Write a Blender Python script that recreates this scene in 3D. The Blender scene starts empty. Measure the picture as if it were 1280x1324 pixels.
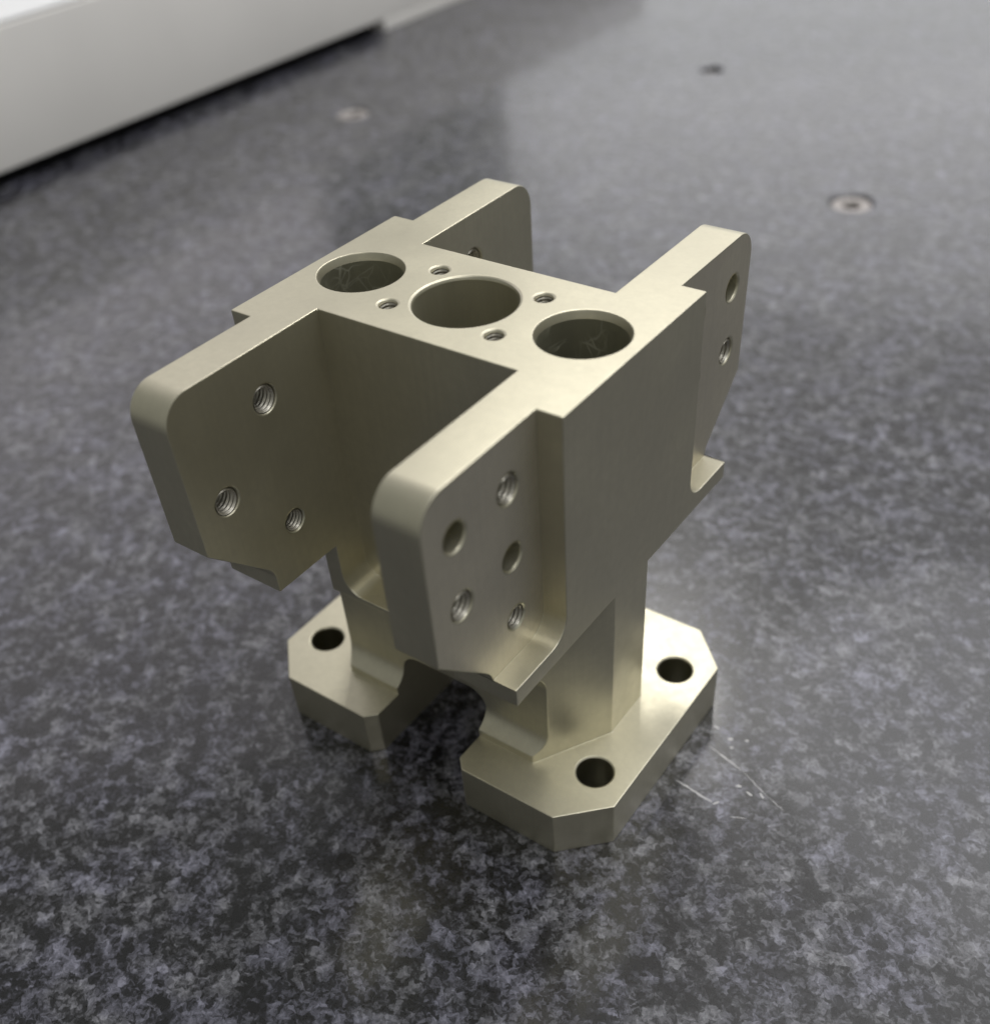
import bpy, bmesh, math, random
from mathutils import Vector, Matrix, noise
random.seed(7)
S = bpy.context.scene
COL = S.collection
MM = 0.001

# ------------------------------------------------------------------ camera
cam_d = bpy.data.cameras.new('camera')
cam = bpy.data.objects.new('camera', cam_d); COL.objects.link(cam); S.camera = cam
cam_d.sensor_fit = 'VERTICAL'; cam_d.sensor_height = 24.0; cam_d.sensor_width = 24.0
cam_d.lens = 1335.576 / 1324 * 24.0
cam_d.shift_x = -9.786 / 1324; cam_d.shift_y = 157.27 / 1324
cam_d.clip_start = 0.01; cam_d.clip_end = 60
R = Matrix(((0.81648657, 0.57452559, -0.05718422),
            (0.36705952, -0.59298038, -0.71668792),
            (-0.44566467, 0.56417605, -0.6950456)))
Rc = Matrix((R[0], -Vector(R[1]), -Vector(R[2]))).transposed()      # columns: right, up, back
cam.matrix_world = Matrix.Translation(Vector((122.5706, -151.7692, 209.7981)) * MM) @ Rc.to_4x4()
cam_d.dof.use_dof = True; cam_d.dof.focus_distance = 0.22; cam_d.dof.aperture_fstop = 6.8

# ------------------------------------------------------------------ light
world = bpy.data.worlds.new('World'); S.world = world; world.use_nodes = True
bg = world.node_tree.nodes['Background']
bg.inputs[0].default_value = (0.98, 1.0, 0.95, 1); bg.inputs[1].default_value = 0.23

def area(name, loc, target, sx, sy, power, color):
    l = bpy.data.lights.new(name, 'AREA'); l.shape = 'RECTANGLE'; l.size = sx; l.size_y = sy
    l.energy = power; l.color = color
    o = bpy.data.objects.new(name, l); COL.objects.link(o); o.location = loc
    d = Vector(target) - Vector(loc)
    o.rotation_euler = d.to_track_quat('-Z', 'Y').to_euler()
    return o
# ceiling fittings of the measuring room and the bright window side behind the table
area('ceiling_lamp', (-0.86, 1.62, 2.0), (-0.86, 1.621, 0), 0.50, 0.46, 14, (1.0, 0.98, 0.95)).data.shape = 'ELLIPSE'
area('ceiling_panels_right', (-0.62, 5.12, 2.3), (-0.62, 5.121, 0), 5.0, 7.6, 35, (1.0, 0.94, 1.0)).rotation_euler = (0, 0, math.radians(36))  # panels split so their gap stands in for a dark column in reflections
area('ceiling_panels_left', (-4.09, 2.11, 2.3), (-4.09, 2.111, 0), 2.6, 4.8, 24, (1.0, 0.94, 1.0)).rotation_euler = (0, 0, math.radians(46))
area('window_light', (-1.34, 4.63, 1.2), (0.12, -0.15, 1.2), 3.44, 2.2, 15, (0.97, 0.98, 1.0))
area('overhead_lamp', (0.9, 0.55, 2.6), (0, 0.1, 0), 2.0, 2.0, 34, (0.97, 0.98, 1.0))
area('rear_ceiling_lamp', (1.25, -1.5, 2.05), (0, 0, 0), 0.35, 0.35, 3.5, (1.0, 0.98, 0.95))
area('right_ceiling_lamp', (0.25, 2.15, 2.1), (0.25, 2.151, 0), 1.7, 1.5, 11, (0.97, 0.97, 1.0)).data.shape = 'ELLIPSE'

S.view_settings.view_transform = 'Standard'; S.view_settings.look = 'None'
S.view_settings.exposure = 0.25; S.view_settings.gamma = 1.0
S.view_settings.use_curve_mapping = False

# ------------------------------------------------------------------ material helpers
def mat(name):
    m = bpy.data.materials.new(name); m.use_nodes = True
    nt = m.node_tree; b = nt.nodes['Principled BSDF']
    return m, nt, b
def N(nt, kind, **kw):
    n = nt.nodes.new(kind)
    for k, v in kw.items():
        if k in n.inputs: n.inputs[k].default_value = v
        else: setattr(n, k, v)
    return n
def ramp(nt, fac, stops):
    r = nt.nodes.new('ShaderNodeValToRGB'); nt.links.new(fac, r.inputs[0])
    e = r.color_ramp.elements
    while len(e) < len(stops): e.new(0.5)
    for el, (p, c) in zip(e, stops):
        el.position = p; el.color = (c, c, c, 1) if isinstance(c, (int, float)) else (*c, 1)
    return r.outputs[0]
def mixc(nt, fac, a, b, mode='MIX'):
    m = nt.nodes.new('ShaderNodeMix'); m.data_type = 'RGBA'; m.blend_type = mode
    for s, v in ((m.inputs[0], fac), (m.inputs[6], a), (m.inputs[7], b)):
        if isinstance(v, (int, float)): s.default_value = v
        elif isinstance(v, tuple): s.default_value = (*v, 1) if len(v) == 3 else v
        else: nt.links.new(v, s)
    return m.outputs[2]
def math_n(nt, op, a, b=None, c=None):
    m = nt.nodes.new('ShaderNodeMath'); m.operation = op
    for i, v in enumerate((a, b, c)):
        if v is None: continue
        if isinstance(v, (int, float)): m.inputs[i].default_value = v
        else: nt.links.new(v, m.inputs[i])
    return m.outputs[0]
def coords(nt, scale=(1, 1, 1)):
    t = nt.nodes.new('ShaderNodeTexCoord'); mp = nt.nodes.new('ShaderNodeMapping')
    mp.inputs['Scale'].default_value = scale
    nt.links.new(t.outputs['Object'], mp.inputs[0]); return mp.outputs[0]
def noise_n(nt, vec, scale, detail=4, rough=0.55, dist=0.0):
    n = N(nt, 'ShaderNodeTexNoise', Scale=scale, Detail=detail, Roughness=rough, Distortion=dist)
    nt.links.new(vec, n.inputs['Vector']); return n.outputs[0]
def bump(nt, b, h, strength, dist):
    n = N(nt, 'ShaderNodeBump', Strength=strength, Distance=dist); nt.links.new(h, n.inputs['Height'])
    nt.links.new(n.outputs[0], b.inputs['Normal'])

def metal(name, col, r0, r1, grain=1.0, stretch=(1, 1, 1)):
    m, nt, b = mat(name)
    v = coords(nt, stretch); v1 = coords(nt)
    cloud = noise_n(nt, v1, 45, 3, 0.5)
    fine = noise_n(nt, v, 2600, 2, 0.6)
    mid = noise_n(nt, v, 420, 4, 0.65)
    c1 = mixc(nt, ramp(nt, cloud, [(0.3, 0.0), (0.7, 1.0)]), tuple(x * 0.94 for x in col), tuple(min(1, x * 1.05) for x in col))
    streak = noise_n(nt, coords(nt, (1, 1, 0.03)), 900, 2, 0.5)
    smudge = ramp(nt, noise_n(nt, v1, 90, 3, 0.6, 0.8), [(0.5, 0.0), (0.68, 1.0)])
    c1 = mixc(nt, math_n(nt, 'MULTIPLY', ramp(nt, streak, [(0.4, 0.0), (0.7, 1.0)]), 0.35), c1, tuple(x * 0.88 for x in col))
    c1 = mixc(nt, math_n(nt, 'MULTIPLY', smudge, 0.16), c1, tuple(x * 0.84 for x in col))
    c2 = mixc(nt, ramp(nt, mid, [(0.35, 0.0), (0.75, 0.55)]), c1, tuple(x * 0.86 for x in col))
    nt.links.new(c2, b.inputs['Base Color'])
    b.inputs['Metallic'].default_value = 0.87
    rr = ramp(nt, math_n(nt, 'ADD', math_n(nt, 'MULTIPLY', cloud, 0.5), math_n(nt, 'MULTIPLY', mid, 0.5)), [(0.3, r0), (0.7, r1)])
    rr = math_n(nt, 'ADD', rr, math_n(nt, 'MULTIPLY', smudge, 0.03))
    nt.links.new(rr, b.inputs['Roughness'])
    h = math_n(nt, 'ADD', math_n(nt, 'MULTIPLY', fine, 0.6), math_n(nt, 'MULTIPLY', mid, 0.4))
    bump(nt, b, h, 0.5 * grain, 0.00004)
    return m
CHAMP = (0.59, 0.557, 0.43)
M_BODY = metal('nickel_plated_aluminium', CHAMP, 0.35, 0.45)
M_POCKET = metal('finish_milled_aluminium', (0.66, 0.615, 0.50), 0.40, 0.50)
M_BOLT_SHADE = metal('bolt_hole_shade_metal', (0.50, 0.48, 0.36), 0.28, 0.38, 1.0, (1, 1, 0.08))  # bolt hole walls only, darkened to stand in for shade down the hole
M_THREAD = metal('cut_thread_aluminium', (0.50, 0.475, 0.41), 0.32, 0.42, 0.5)
M_BOLT_SHADE.node_tree.nodes['Principled BSDF'].inputs['Metallic'].default_value = 1.0  # no diffuse part, keeps the bolt holes dark
M_REAM = metal('reamed_aluminium', (0.60, 0.575, 0.45), 0.34, 0.46, 1.0, (1, 1, 0.08))
M_STEEL = metal('insert_steel', (0.42, 0.39, 0.37), 0.35, 0.5, 0.6)

# scratches on the walls of the two outer bores
M_SBORE = metal('scratched_bore', (0.46, 0.45, 0.35), 0.32, 0.42)
nt = M_SBORE.node_tree; b = nt.nodes['Principled BSDF']; v = coords(nt)
warp = N(nt, 'ShaderNodeTexNoise', Scale=170.0, Detail=1.0); nt.links.new(v, warp.inputs['Vector'])
wv = nt.nodes.new('ShaderNodeVectorMath'); wv.operation = 'MULTIPLY_ADD'
nt.links.new(warp.outputs['Color'], wv.inputs[0]); wv.inputs[1].default_value = (0.005,) * 3; nt.links.new(v, wv.inputs[2])
scr = None
for rot_, sc in (((0.5, 0.7, 0.4), 210), ((1.0, -0.6, 1.4), 170), ((-0.8, 0.5, 2.4), 240)):
    mp = nt.nodes.new('ShaderNodeMapping'); mp.inputs['Rotation'].default_value = rot_; mp.inputs['Scale'].default_value = (1, 0.22, 0.5)
    nt.links.new(wv.outputs[0], mp.inputs[0])
    vo = N(nt, 'ShaderNodeTexVoronoi', Scale=sc); vo.feature = 'DISTANCE_TO_EDGE'; nt.links.new(mp.outputs[0], vo.inputs['Vector'])
    k = ramp(nt, vo.outputs['Distance'], [(0.0, 1.0), (0.03, 0.0)])
    scr = k if scr is None else math_n(nt, 'MAXIMUM', scr, k)
scr = math_n(nt, 'MULTIPLY', scr, ramp(nt, noise_n(nt, v, 110, 2, 0.5), [(0.46, 0.0), (0.62, 0.35)]))
old = b.inputs['Base Color'].links[0].from_socket
nt.links.new(mixc(nt, scr, old, (0.80, 0.80, 0.70)), b.inputs['Base Color'])
oldr = b.inputs['Roughness'].links[0].from_socket
nt.links.new(math_n(nt, 'ADD', oldr, math_n(nt, 'MULTIPLY', scr, 0.3)), b.inputs['Roughness'])
mt = b.inputs['Metallic']; nt.links.new(math_n(nt, 'SUBTRACT', 0.84, math_n(nt, 'MULTIPLY', scr, 0.6)), mt)

def paint(name, col, rough, spec=0.4):
    m, nt, b = mat(name); v = coords(nt)
    n1 = noise_n(nt, v, 14, 3); n2 = noise_n(nt, v, 900, 2)
    nt.links.new(mixc(nt, ramp(nt, n1, [(0.3, 0), (0.7, 1)]), tuple(x * 0.95 for x in col), col), b.inputs['Base Color'])
    b.inputs['Roughness'].default_value = rough; b.inputs['Specular IOR Level'].default_value = spec
    bump(nt, b, n2, 0.2, 0.0001); return m
M_PANEL = paint('grey_painted_panel', (0.90, 0.87, 0.83), 0.6)
M_WHITE = paint('white_painted_cover', (0.82, 0.82, 0.82), 0.45)
M_BLACK = paint('gap_shade_black', (0.012, 0.012, 0.013), 0.6, 0.2)  # black that stands in for the shade under the beam

# granite
m, nt, b = mat('polished_black_granite'); M_GRAN = m
v = coords(nt)
n_warp = N(nt, 'ShaderNodeTexNoise', Scale=520.0, Detail=2.0); nt.links.new(v, n_warp.inputs['Vector'])
wv = nt.nodes.new('ShaderNodeVectorMath'); wv.operation = 'MULTIPLY_ADD'
nt.links.new(n_warp.outputs['Color'], wv.inputs[0]); wv.inputs[1].default_value = (0.0028,) * 3; nt.links.new(v, wv.inputs[2])
w = wv.outputs[0]
def cells(scale, smooth):
    vo = N(nt, 'ShaderNodeTexVoronoi', Scale=scale, Randomness=1.0); vo.feature = 'F1'; vo.voronoi_dimensions = '2D'
    nt.links.new(w, vo.inputs['Vector'])
    sp = nt.nodes.new('ShaderNodeSeparateColor'); nt.links.new(vo.outputs['Color'], sp.inputs[0]); return sp.outputs[0]
cA = cells(400.0, 0.3); cB = cells(1000.0, 0.3)
n_a = noise_n(nt, w, 190, 4, 0.65, 0.3)
n_b = noise_n(nt, w, 1200, 3, 0.7, 0.2)
n_c = noise_n(nt, v, 26, 2, 0.5)
mixv = math_n(nt, 'ADD', math_n(nt, 'MULTIPLY', n_a, 0.50), math_n(nt, 'ADD', math_n(nt, 'MULTIPLY', cA, 0.11), math_n(nt, 'MULTIPLY', cB, 0.11)))
mixv = math_n(nt, 'ADD', mixv, math_n(nt, 'MULTIPLY', n_b, 0.30))
mixv = math_n(nt, 'ADD', mixv, math_n(nt, 'MULTIPLY', math_n(nt, 'SUBTRACT', n_c, 0.5), 0.12))
gcol = nt.nodes.new('ShaderNodeValToRGB'); nt.links.new(mixv, gcol.inputs[0])
e = gcol.color_ramp.elements
for _ in range(3): e.new(0.5)
for el, (p, c) in zip(e, [(0.43, (0.006, 0.006, 0.0065)), (0.49, (0.017, 0.017, 0.019)), (0.53, (0.058, 0.058, 0.063)), (0.59, (0.112, 0.112, 0.121)), (0.68, (0.23, 0.23, 0.245))]):
    el.position = p; el.color = (*c, 1)
hue = ramp(nt, noise_n(nt, v, 65, 2), [(0.42, (0.95, 0.945, 1.10)), (0.58, (1.0, 1.0, 1.02))])
gc = mixc(nt, 1.0, gcol.outputs[0], hue, 'MULTIPLY')
nt.links.new(gc, b.inputs['Base Color'])
nt.links.new(ramp(nt, mixv, [(0.4, 0.27), (0.65, 0.36)]), b.inputs['Roughness'])
b.inputs['Coat Weight'].default_value = 0.5; b.inputs['Coat Roughness'].default_value = 0.09; b.inputs['Coat IOR'].default_value = 1.5
b.inputs['IOR'].default_value = 1.48; b.inputs['Specular Tint'].default_value = (1.0, 1.0, 0.98, 1)
bump(nt, b, n_b, 0.06, 0.0001)

# ------------------------------------------------------------------ mesh helpers (millimetres in, metres out)
def mesh_obj(name, verts, faces, material=None, link=True):
    me = bpy.data.meshes.new(name); me.from_pydata([Vector(p) * MM for p in verts], [], faces); me.update()
    bm = bmesh.new(); bm.from_mesh(me); bmesh.ops.recalc_face_normals(bm, faces=bm.faces); bm.to_mesh(me); bm.free()
    if material: me.materials.append(material)
    o = bpy.data.objects.new(name, me)
    if link: COL.objects.link(o)
    return o
def prism(poly, lo, hi, axis):
    """extrude a 2-D polygon along axis: 'x' -> (y,z), 'y' -> (x,z), 'z' -> (x,y)"""
    f = {'x': lambda p, t: (t, p[0], p[1]), 'y': lambda p, t: (p[0], t, p[1]), 'z': lambda p, t: (p[0], p[1], t)}[axis]
    n = len(poly)
    vs = [f(p, lo) for p in poly] + [f(p, hi) for p in poly]
    fs = [tuple(range(n))[::-1], tuple(range(n, 2 * n))] + [(i, (i + 1) % n, (i + 1) % n + n, i + n) for i in range(n)]
    return vs, fs
def revolve(profile, centre, axis, seg=48):
    """closed solid of revolution; profile = [(t along axis, radius)]"""
    vs, fs = [], []
    for t, r in profile:
        for k in range(seg):
            a = 2 * math.pi * k / seg; u, w_ = r * math.cos(a), r * math.sin(a)
            vs.append({'z': (centre[0] + u, centre[1] + w_, t), 'x': (t, centre[0] + u, centre[1] + w_)}[axis])
    m_ = len(profile)
    for i in range(m_ - 1):
        for k in range(seg):
            k2 = (k + 1) % seg; fs.append((i * seg + k, i * seg + k2, (i + 1) * seg + k2, (i + 1) * seg + k))
    fs.append(tuple(range(seg))[::-1]); fs.append(tuple(range((m_ - 1) * seg, m_ * seg)))
    return vs, fs
def arc(cx, cy, r, a0, a1, n=10):
    return [(cx + r * math.cos(math.radians(a0 + (a1 - a0) * i / n)), cy + r * math.sin(math.radians(a0 + (a1 - a0) * i / n))) for i in range(n + 1)]
def box_poly(x0, x1, y0, y1): return [(x0, y0), (x1, y0), (x1, y1), (x0, y1)]

# ------------------------------------------------------------------ granite table (the surface)
def box(name, x0, x1, y0, y1, z0, z1, material, bev=0.0, parent=None):
    vs, fs = prism(box_poly(x0, x1, y0, y1), z0, z1, 'z'); o = mesh_obj(name, vs, fs, material)
    if bev:
        bm = bmesh.new(); bm.from_mesh(o.data)
        bmesh.ops.bevel(bm, geom=bm.edges[:], offset=bev * MM, segments=3, affect='EDGES', profile=0.5); bm.to_mesh(o.data); bm.free()
        for p in o.data.polygons: p.use_smooth = True
        o.data.set_sharp_from_angle(angle=math.radians(35))
    if parent: o.parent = parent
    return o
def boolean(o, cutter, op='DIFFERENCE'):
    md = o.modifiers.new('b', 'BOOLEAN'); md.object = cutter; md.operation = op; md.solver = 'EXACT'
    dg = bpy.context.evaluated_depsgraph_get(); dg.update()
    me = bpy.data.meshes.new_from_object(o.evaluated_get(dg))
    old = o.data; o.modifiers.clear(); o.data = me; bpy.data.meshes.remove(old)
    cm = cutter.data; bpy.data.objects.remove(cutter); bpy.data.meshes.remove(cm)

INS = [(-40.6, 356.3, 1.2, 10.1), (-359.5, 350.0, 0.6, 10.1), (-197.4, 516.5, 3.0, 7.0)]
table = box('granite_table', -900, 900, -700, 1500, -120, 0, M_GRAN)
table['kind'] = 'structure'
table['label'] = 'speckled dark grey polished granite table top'
for x, y, dep, ri in INS:
    vs, fs = revolve([(-40, ri), (-0.9, ri), (0.0, ri + 1.3), (1.0, ri + 2.3)], (x, y), 'z', 48)
    boolean(table, mesh_obj('cut', vs, fs))
for (x, y, dep, ri), lab in zip(INS, ('pale steel ring insert at the right of the table', 'pale steel ring insert near the grey beam', 'deep set dark steel insert towards the far edge')):
    vs, fs = [], []
    prof = [(-38, 4.1), (-dep - 1.2, 4.1), (-dep, 5.0), (-dep, ri - 0.9), (-dep - 0.8, ri - 0.12), (-38, ri - 0.12)]
    seg = 40
    for t, r in prof:
        for k in range(seg):
            a = 2 * math.pi * k / seg; vs.append((x + r * math.cos(a), y + r * math.sin(a), t))
    for i in range(len(prof)):
        j = (i + 1) % len(prof)
        for k in range(seg): fs.append((i * seg + k, i * seg + (k + 1) % seg, j * seg + (k + 1) % seg, j * seg + k))
    o = mesh_obj('threaded_insert', vs, fs, M_STEEL); o.parent = table; o['label'] = lab

# pale scratches in the polish beside the bracket foot
M_SCR = paint('scratched_granite', (0.55, 0.54, 0.54), 0.45)
rs = random.Random(3)
for p0, p1, wd in [((57.5, 12.7), (68.2, 9.8), .20), ((68.5, 9.6), (77.1, 5.8), .10), ((77.4, 5.6), (82.1, 3.9), .07), ((56, -1.7), (66.4, -3.1), .26),
                   ((66.8, -3.4), (67.8, -2), .3), ((60.6, 17.2), (61.9, 17.9), .45), ((64.5, 19.1), (65.5, 19.5), .3), ((62.2, 15), (63.2, 15.3), .35), ((69, 4.6), (70.4, 5.2), .38),
                   ((72, 4.4), (73.8, 4.0), .3), ((55.6, 19.6), (57.3, 19.2), .35), ((72, -4.6), (75.6, -2.9), .10), ((75, 5.8), (76.5, 4.7), .25)]:
    p0 = Vector(p0); p1 = Vector(p1); d = p1 - p0; nrm = Vector((-d.y, d.x)).normalized(); n = max(4, int(d.length / 0.9))
    L_, R_, T_ = [], [], []
    for i in range(n + 1):
        t = i / n; ww = 1.3 * wd * (math.sin(math.pi * min(max(t, .04), .96)) ** 0.6) * rs.uniform(0.45, 1.1); cpt = p0 + d * t + nrm * rs.uniform(-.1, .1)
        l = cpt + nrm * ww; r = cpt - nrm * ww
        L_.append((l.x, l.y, 0.004)); R_.append((r.x, r.y, 0.004)); T_.append((cpt.x, cpt.y, 0.03))
    k = n + 1
    fs = [f for i in range(n) for f in ((i, i + 1, 2 * k + i + 1, 2 * k + i), (2 * k + i, 2 * k + i + 1, k + i + 1, k + i))]
    o = mesh_obj('scratch', L_ + R_ + T_, fs, M_SCR); o.parent = table

# ------------------------------------------------------------------ beam behind on the left
beam = bpy.data.objects.new('machine_beam', None); COL.objects.link(beam); beam.location = (-0.58, 0.35, 0)
beam['label'] = 'long grey painted machine beam with white top and dark gap under it'; beam['category'] = 'beam'
def bpart(name, *a, **k):
    o = box(name, *a, **k); o.parent = beam; o.matrix_parent_inverse = beam.matrix_basis.inverted(); return o
beam.matrix_basis = Matrix.Translation(beam.location)
bpart('side_panel', -466, -460, -260, 900, 8.0, 74.6, M_PANEL, bev=0.8)
bpart('top_cover', -700, -461.2, -260, 900, 75.0, 77.0, M_WHITE, bev=0.8)
bpart('foot', -690, -460.3, 503, 898, 0.0, 7.8, M_PANEL, bev=0.4)
bpart('gap_shade_block', -690, -474, -258, 502.5, 0.0, 8.0, M_BLACK, bev=0.3)  # added block, coloured black for the shade in the gap under the beam
bpart('core', -690, -466.2, -258, 898, 8.4, 74.5, M_PANEL)

# ------------------------------------------------------------------ the machined bracket
a, a1, b_, c, w_ = 40.0, 34.5, 26.25, 24.4, 17.26
L, z1, L2, zb, zt, z2, H = 59.3, 79.3, 44.4, 58.6, 63.1, 64.6, 114.4
hb, A, B, ch, s_, sc = 14.0, 52.1, 36.5, 10.35, 12.95, 2.77
kl, pl, q, p_ = 29.0, 25.66, 7.15, 21.9
RT = 6.5                                                            # tip radius
rf = 5.0                                                            # fillet of the arm underside into the ledge end

def half(sgn):
    """arm profile in (y,z) from the top middle down to the post, for one side"""
    d = Vector((L - L2, z1 - z2)).normalized()                      # underside, pointing outward
    # fillet between the underside line (slope) and the vertical ledge end y = L2
    ang = math.atan2(d.y, d.x)                                      # above horizontal
    # centre lies outside the solid: to the right of the ledge end and below the underside
    half_ang = (math.pi / 2 + ang) / 2
    tlen = rf / math.tan(half_ang)
    cy = L2 + rf; cz = z2 - tlen
    pts = []
    pts += [(L - RT + RT * math.sin(t), H - RT + RT * math.cos(t)) for t in [math.pi / 2 * i / 12 for i in range(13)]]
    pts.append((L, z1))
    t1 = (L2 + d.x * tlen, z2 + d.y * tlen)
    a0 = math.atan2(t1[1] - cz, t1[0] - cy); a1_ = math.pi
    pts += [(cy + rf * math.cos(a0 + (a1_ - a0) * i / 8), cz + rf * math.sin(a0 + (a1_ - a0) * i / 8)) for i in range(9)]
    pts += [(L2, zb), (pl, zb), (pl, 5.0)]
    return [(sgn * y, z) for y, z in pts]
prof = half(1) + half(-1)[::-1]
vs, fs = prism(prof, -a, a, 'x'); body = mesh_obj('body', vs, fs)
def cut(vf, op='DIFFERENCE'): boolean(body, mesh_obj('cut', *vf), op)
# pockets between the arms, both sides of the web
rp = 5.5; ze = 44.5
pk = arc(-c + rp, ze + rp, rp, 180, 270) + arc(c - rp, ze + rp, rp, 270, 360) + [(c, H + 5), (-c, H + 5)]
cut(prism(pk, -100, -w_, 'y')); cut(prism(pk, w_, 100, 'y'))
# slanted corner facets of the post
for sx in (-1, 1):
    for sy in (-1, 1):
        d = Vector((a - kl, pl - q)); e_ = d.normalized()
        P0 = (kl - e_.x * 4, pl + e_.y * 4); P1 = (a + e_.x * 4, q - e_.y * 4)
        cut(prism([(sx * P0[0], sy * P0[1]), (sx * P1[0], sy * P1[1]), (sx * (P1[0] + 20), sy * P1[1]), (sx * (P1[0] + 20), sy * (P0[1] + 5)), (sx * P0[0], sy * (P0[1] + 5))], 0, zb, 'z'))
# rounded recess across the post, front and back
Rf = 6.0; zl, zu = 16.4, 43.2
dz = math.sqrt(Rf ** 2 - (Rf - (pl - p_)) ** 2)
th = math.degrees(math.acos((Rf - (pl - p_)) / Rf))
for sy in (-1, 1):
    lo = arc(-(p_ + Rf), zl + dz, Rf, -th, 0, 8); hi = arc(-(p_ + Rf), zu - dz, Rf, 0, th, 8)
    poly = lo + hi + [(-pl - 6, zu), (-pl - 6, zl)]
    cut(prism([(-sy * y if sy == 1 else y, z) for y, z in poly] if sy == -1 else [(-y, z) for y, z in poly], -45, 45, 'x'))
# outer pockets of the four arms
rq = 5.5
for sx in (-1, 1):
    for sy in (-1, 1):
        poly = [(b_, H + 5)] + arc(b_ + rq, zt + rq, rq, 180, 270) + [(90, zt), (90, H + 5)]
        lo, hi = (a1, 60) if sx > 0 else (-60, -a1)
        cut(prism([(sy * y, z) for y, z in poly], lo, hi, 'x'))
# base plate
base = [(A - ch, -B), (A, -B + ch), (A, B - ch), (A - ch, B), (-A + ch, B), (-A, B - ch), (-A, -B + ch), (-A + ch, -B)]
cut(prism(base, 0, hb, 'z'), 'UNION')
# slot under the post
ra = 5.2; za = 25.8
sl = [(-s_, -5), (s_, -5)] + arc(s_ - ra, za - ra, ra, 0, 90) + arc(-s_ + ra, za - ra, ra, 90, 180)
cut(prism(sl, -80, 80, 'y'))
for sx in (-1, 1):
    for sy in (-1, 1):
        cut(prism([(sx * (s_ - 1), sy * (B - sc - 1)), (sx * (s_ + sc + 1), sy * (B + 1)), (sx * (s_ - 1), sy * (B + 1))], -3, hb + 1.6, 'z'))
# holes
HOLES = []                                                          # (axis, centre, radius, t0, t1, part name)
def vhole(x, y, r, zbot, cham, ztop, name):
    cut(revolve([(zbot, r), (ztop - cham, r), (ztop + 1, r + cham + 1)], (x, y), 'z', 64 if r > 8 else 32)); HOLES.append(('z', (x, y), r, zbot, ztop, name))
vhole(0, 0, 10.8, 50, 0.45, H, 'bore')
for sx in (-1, 1):
    cut(revolve([(50, 8.95), (H - 1.7, 8.95), (H, 9.45), (H + 1, 9.75)], (sx * 27.6, 0), 'z', 64)); HOLES.append(('z', (sx * 27.6, 0), 8.95, 50, H - 1.7, 'bore'))
    for sy in (-1, 1):
        vhole(sx * 13.1, sy * 8.6, 1.8, 98, 0.42, H, 'tapped_hole')
        vhole(sx * 42.9, sy * 19.85, 4.5, -2, 0.2, hb, 'bolt_hole')
TAPS = {-1: [(35.5, 103.3), (50.9, 87.9), (35.5, 73.0)], 1: [(34.7, 103.3), (50.9, 87.9), (34.7, 73.0)]}
DOWS = {-1: [(50.9, 103.3), (35.5, 88.0)], 1: [(50.9, 103.3), (34.7, 88.0)]}
for sx in (-1, 1):
    for sy in (-1, 1):
        for y, z in TAPS[sy]:
            x0, x1 = c, a1
            pr = [(x0 - 1, 4.3), (x0 + 0.3, 3.0), (x1 - 0.3, 3.0), (x1 + 1, 4.3)] if z > 80 else [(x0 - 1, 4.15), (x0 + 0.15, 3.0), (x1 + 1, 3.0)]
            if z < 80: pr = [(x0 - 1, 3.85), (x0 + 0.15, 2.7), (x1 - .15, 2.7), (x1 + 1, 3.85)]
            cut(revolve([(sx * t, r) for t, r in pr], (sy * y, z), 'x', 32)); HOLES.append(('x', (sy * y, z), 3.0, sx * x0, sx * x1, 'tapped_hole'))
        for y, z in DOWS[sy]:
            pr = [(a1 - 7, 2.95), (a1 - 0.2, 2.95), (a1 + 1, 4.15)]
            cut(revolve([(sx * t, r) for t, r in pr], (sy * y, z), 'x', 32)); HOLES.append(('x', (sy * y, z), 2.95, sx * (a1 - 7), sx * a1, 'dowel_hole'))

# merge coplanar leftovers, break the sharp edges
bm = bmesh.new(); bm.from_mesh(body.data)
bmesh.ops.remove_doubles(bm, verts=bm.verts, dist=2e-6)
wl = bm.edges.layers.float.new('bevel_weight_edge')
for ed in bm.edges:
    if len(ed.link_faces) == 2 and ed.calc_face_angle(0) > math.radians(24): ed[wl] = 1.0 if ed.is_convex else 0.55
bm.to_mesh(body.data); bm.free()
md = body.modifiers.new('bev', 'BEVEL'); md.width = 0.33 * MM; md.segments = 2; md.limit_method = 'WEIGHT'
md.miter_outer = 'MITER_SHARP'; md.use_clamp_overlap = False; md.loop_slide = False
dg = bpy.context.evaluated_depsgraph_get(); dg.update()
me = bpy.data.meshes.new_from_object(body.evaluated_get(dg)); body.modifiers.clear(); body.data = me

# split the one continuous skin into its parts along flat stretches
bm = bmesh.new(); bm.from_mesh(me)
ZP = 14.7
def slice_(co, no):
    bmesh.ops.bisect_plane(bm, geom=bm.verts[:] + bm.edges[:] + bm.faces[:], plane_co=Vector(co) * MM, plane_no=no, dist=1e-7)
slice_((0, 0, ZP), (0, 0, 1)); slice_((0, 0, zb - 0.5), (0, 0, 1))
YA = b_ + 0.35 
slice_((0, -YA, 0), (0, 1, 0)); slice_((0, YA, 0), (0, 1, 0))
def which(f):
    m_ = f.calc_center_median() / MM
    for i, (ax, cc, r, t0, t1, nm) in enumerate(HOLES):
        lo, hi = min(t0, t1) - .05, max(t0, t1) + .05
        ok = True
        for vv in f.verts:
            x, y, z = vv.co / MM
            u, w2, t = (x, y, z) if ax == 'z' else (y, z, x)
            if math.hypot(u - cc[0], w2 - cc[1]) > r + 0.04 or not (lo - .5 < t < hi + .5): ok = False; break
        if ok: return ('hole', i)
    if m_.z < ZP: return ('base_plate', 0)
    if m_.z < zb - 0.5: return ('post', 0)
    if abs(m_.y) > YA: return ('arm', (1 if m_.x > 0 else -1, 1 if m_.y > 0 else -1))
    return ('head_block', 0)
groups = {}
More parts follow.
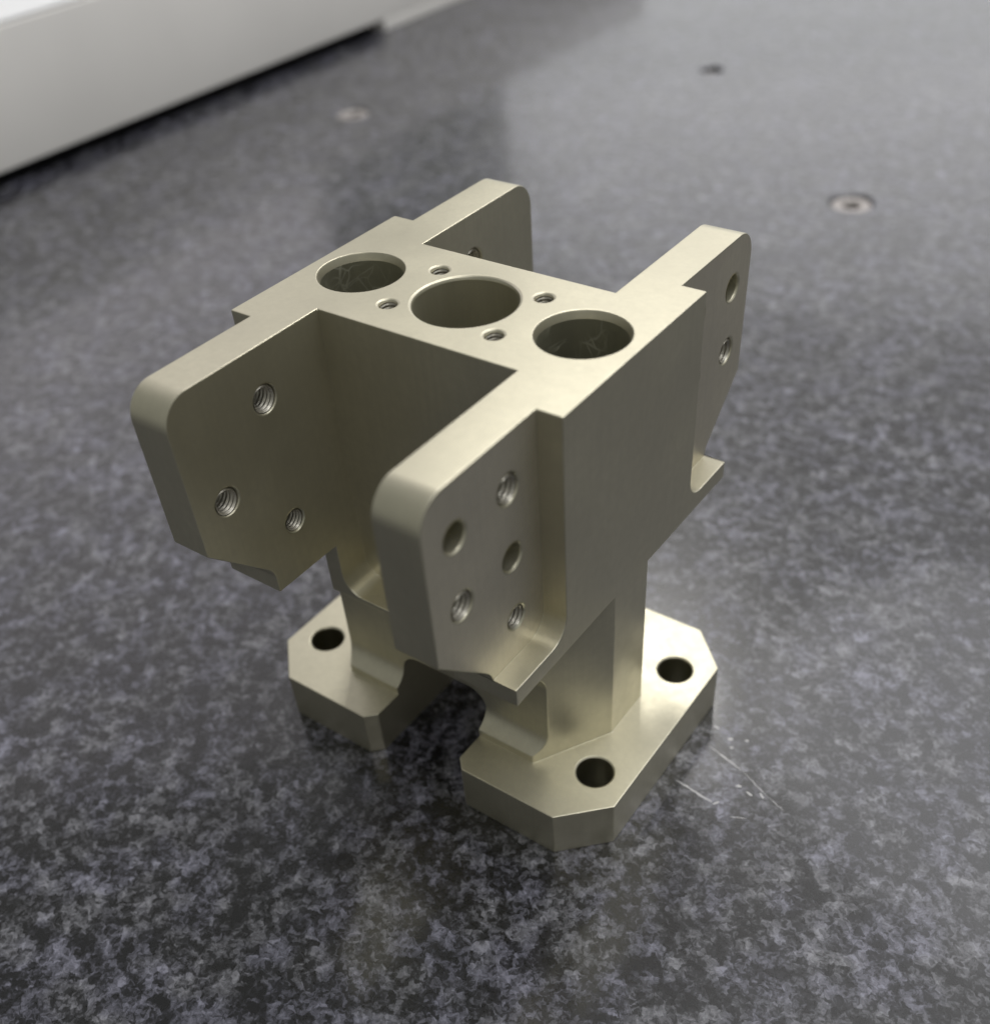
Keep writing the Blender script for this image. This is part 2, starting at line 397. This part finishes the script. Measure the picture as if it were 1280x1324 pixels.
for f in bm.faces: groups.setdefault(which(f), []).append(f)
root = bpy.data.objects.new('machined_bracket', None); COL.objects.link(root)
root['label'] = 'champagne coloured machined metal bracket with four arms on a footed base'; root['category'] = 'bracket'
def sub_mesh(name, faces, material):
    idx = {}; vs = []; fs = []
    for f in faces:
        t = []
        for vv in f.verts:
            if vv.index not in idx: idx[vv.index] = len(vs); vs.append(vv.co.copy())
            t.append(idx[vv.index])
        fs.append(t)
    me = bpy.data.meshes.new(name); me.from_pydata(vs, [], fs); me.update(); me.materials.append(material)
    for p in me.polygons: p.use_smooth = True
    me.set_sharp_from_angle(angle=math.radians(32))
    o = bpy.data.objects.new(name, me); COL.objects.link(o)
    wn = o.modifiers.new('wn', 'WEIGHTED_NORMAL'); wn.keep_sharp = True; wn.weight = 100
    return o
bm.verts.index_update()
parts = {}
for key in sorted((k for k in groups if k[0] != 'hole'), key=str):
    o = sub_mesh(key[0], groups[key], M_BODY); o.parent = root; parts[key] = o
    if key[0] in ('arm', 'head_block'):                            # pocket floors carry their own cutter finish
        o.data.materials.append(M_POCKET)
        for p in o.data.polygons:
            if abs(p.normal.x) > 0.999 and abs(abs(p.center.x) / MM - a1) < 0.02: p.material_index = 1
def owner(ax, cc, t0, t1):
    if ax == 'x': return parts[('arm', (1 if t0 > 0 else -1, 1 if cc[0] > 0 else -1))]
    return parts[('base_plate', 0)] if t1 < 20 else parts[('head_block', 0)]
for key in sorted((k for k in groups if k[0] == 'hole'), key=lambda k: k[1]):
    ax, cc, r, t0, t1, nm = HOLES[key[1]]
    o = sub_mesh(nm, groups[key], M_SBORE if r == 8.95 else (M_BOLT_SHADE if nm == 'bolt_hole' else M_REAM)); o.parent = owner(ax, cc, t0, t1)
bm.free()
bd = body.data; bpy.data.objects.remove(body); bpy.data.meshes.remove(bd)

# threads: helical V ridges lining the tapped holes
def thread(r_out, depth, pitch, length, seg=24, per=4):
    n = int(length / pitch * per); vs, fs = [], []
    for i in range(n + 1):
        t = i * pitch / per
        for k in range(seg):
            ph = (i / per - k / seg) % 1.0
            tri = 1 - abs(2 * ph - 1)
            r = r_out - depth * tri; an = 2 * math.pi * k / seg
            vs.append((r * math.cos(an), r * math.sin(an), -t))
    for i in range(n):
        for k in range(seg): fs.append((i * seg + k, i * seg + (k + 1) % seg, (i + 1) * seg + (k + 1) % seg, (i + 1) * seg + k))
    me = bpy.data.meshes.new('thread'); me.from_pydata([Vector(p) * MM for p in vs], [], fs); me.update(); me.materials.append(M_THREAD)
    for p in me.polygons: p.use_smooth = True
    return me
T6 = thread(2.96, 0.58, 1.0, 9.8, 32, 6); T5 = thread(2.66, 0.5, 0.9, 9.8, 32, 6); T4 = thread(1.78, 0.36, 0.8, 12, 28, 6)
for sx in (-1, 1):
    for sy in (-1, 1):
        for y, z in TAPS[sy]:
            o = bpy.data.objects.new('thread', T6 if z > 80 else T5); COL.objects.link(o)
            o.parent = parts[('arm', (sx, sy))]; o.location = Vector((sx * (a1 - 0.3), sy * y, z)) * MM
            o.rotation_euler = (0, math.radians(90) * sx, 0)
        o = bpy.data.objects.new('thread', T4); COL.objects.link(o); o.parent = parts[('head_block', 0)]
        o.location = Vector((sx * 13.1, sy * 8.6, H - 0.42)) * MM
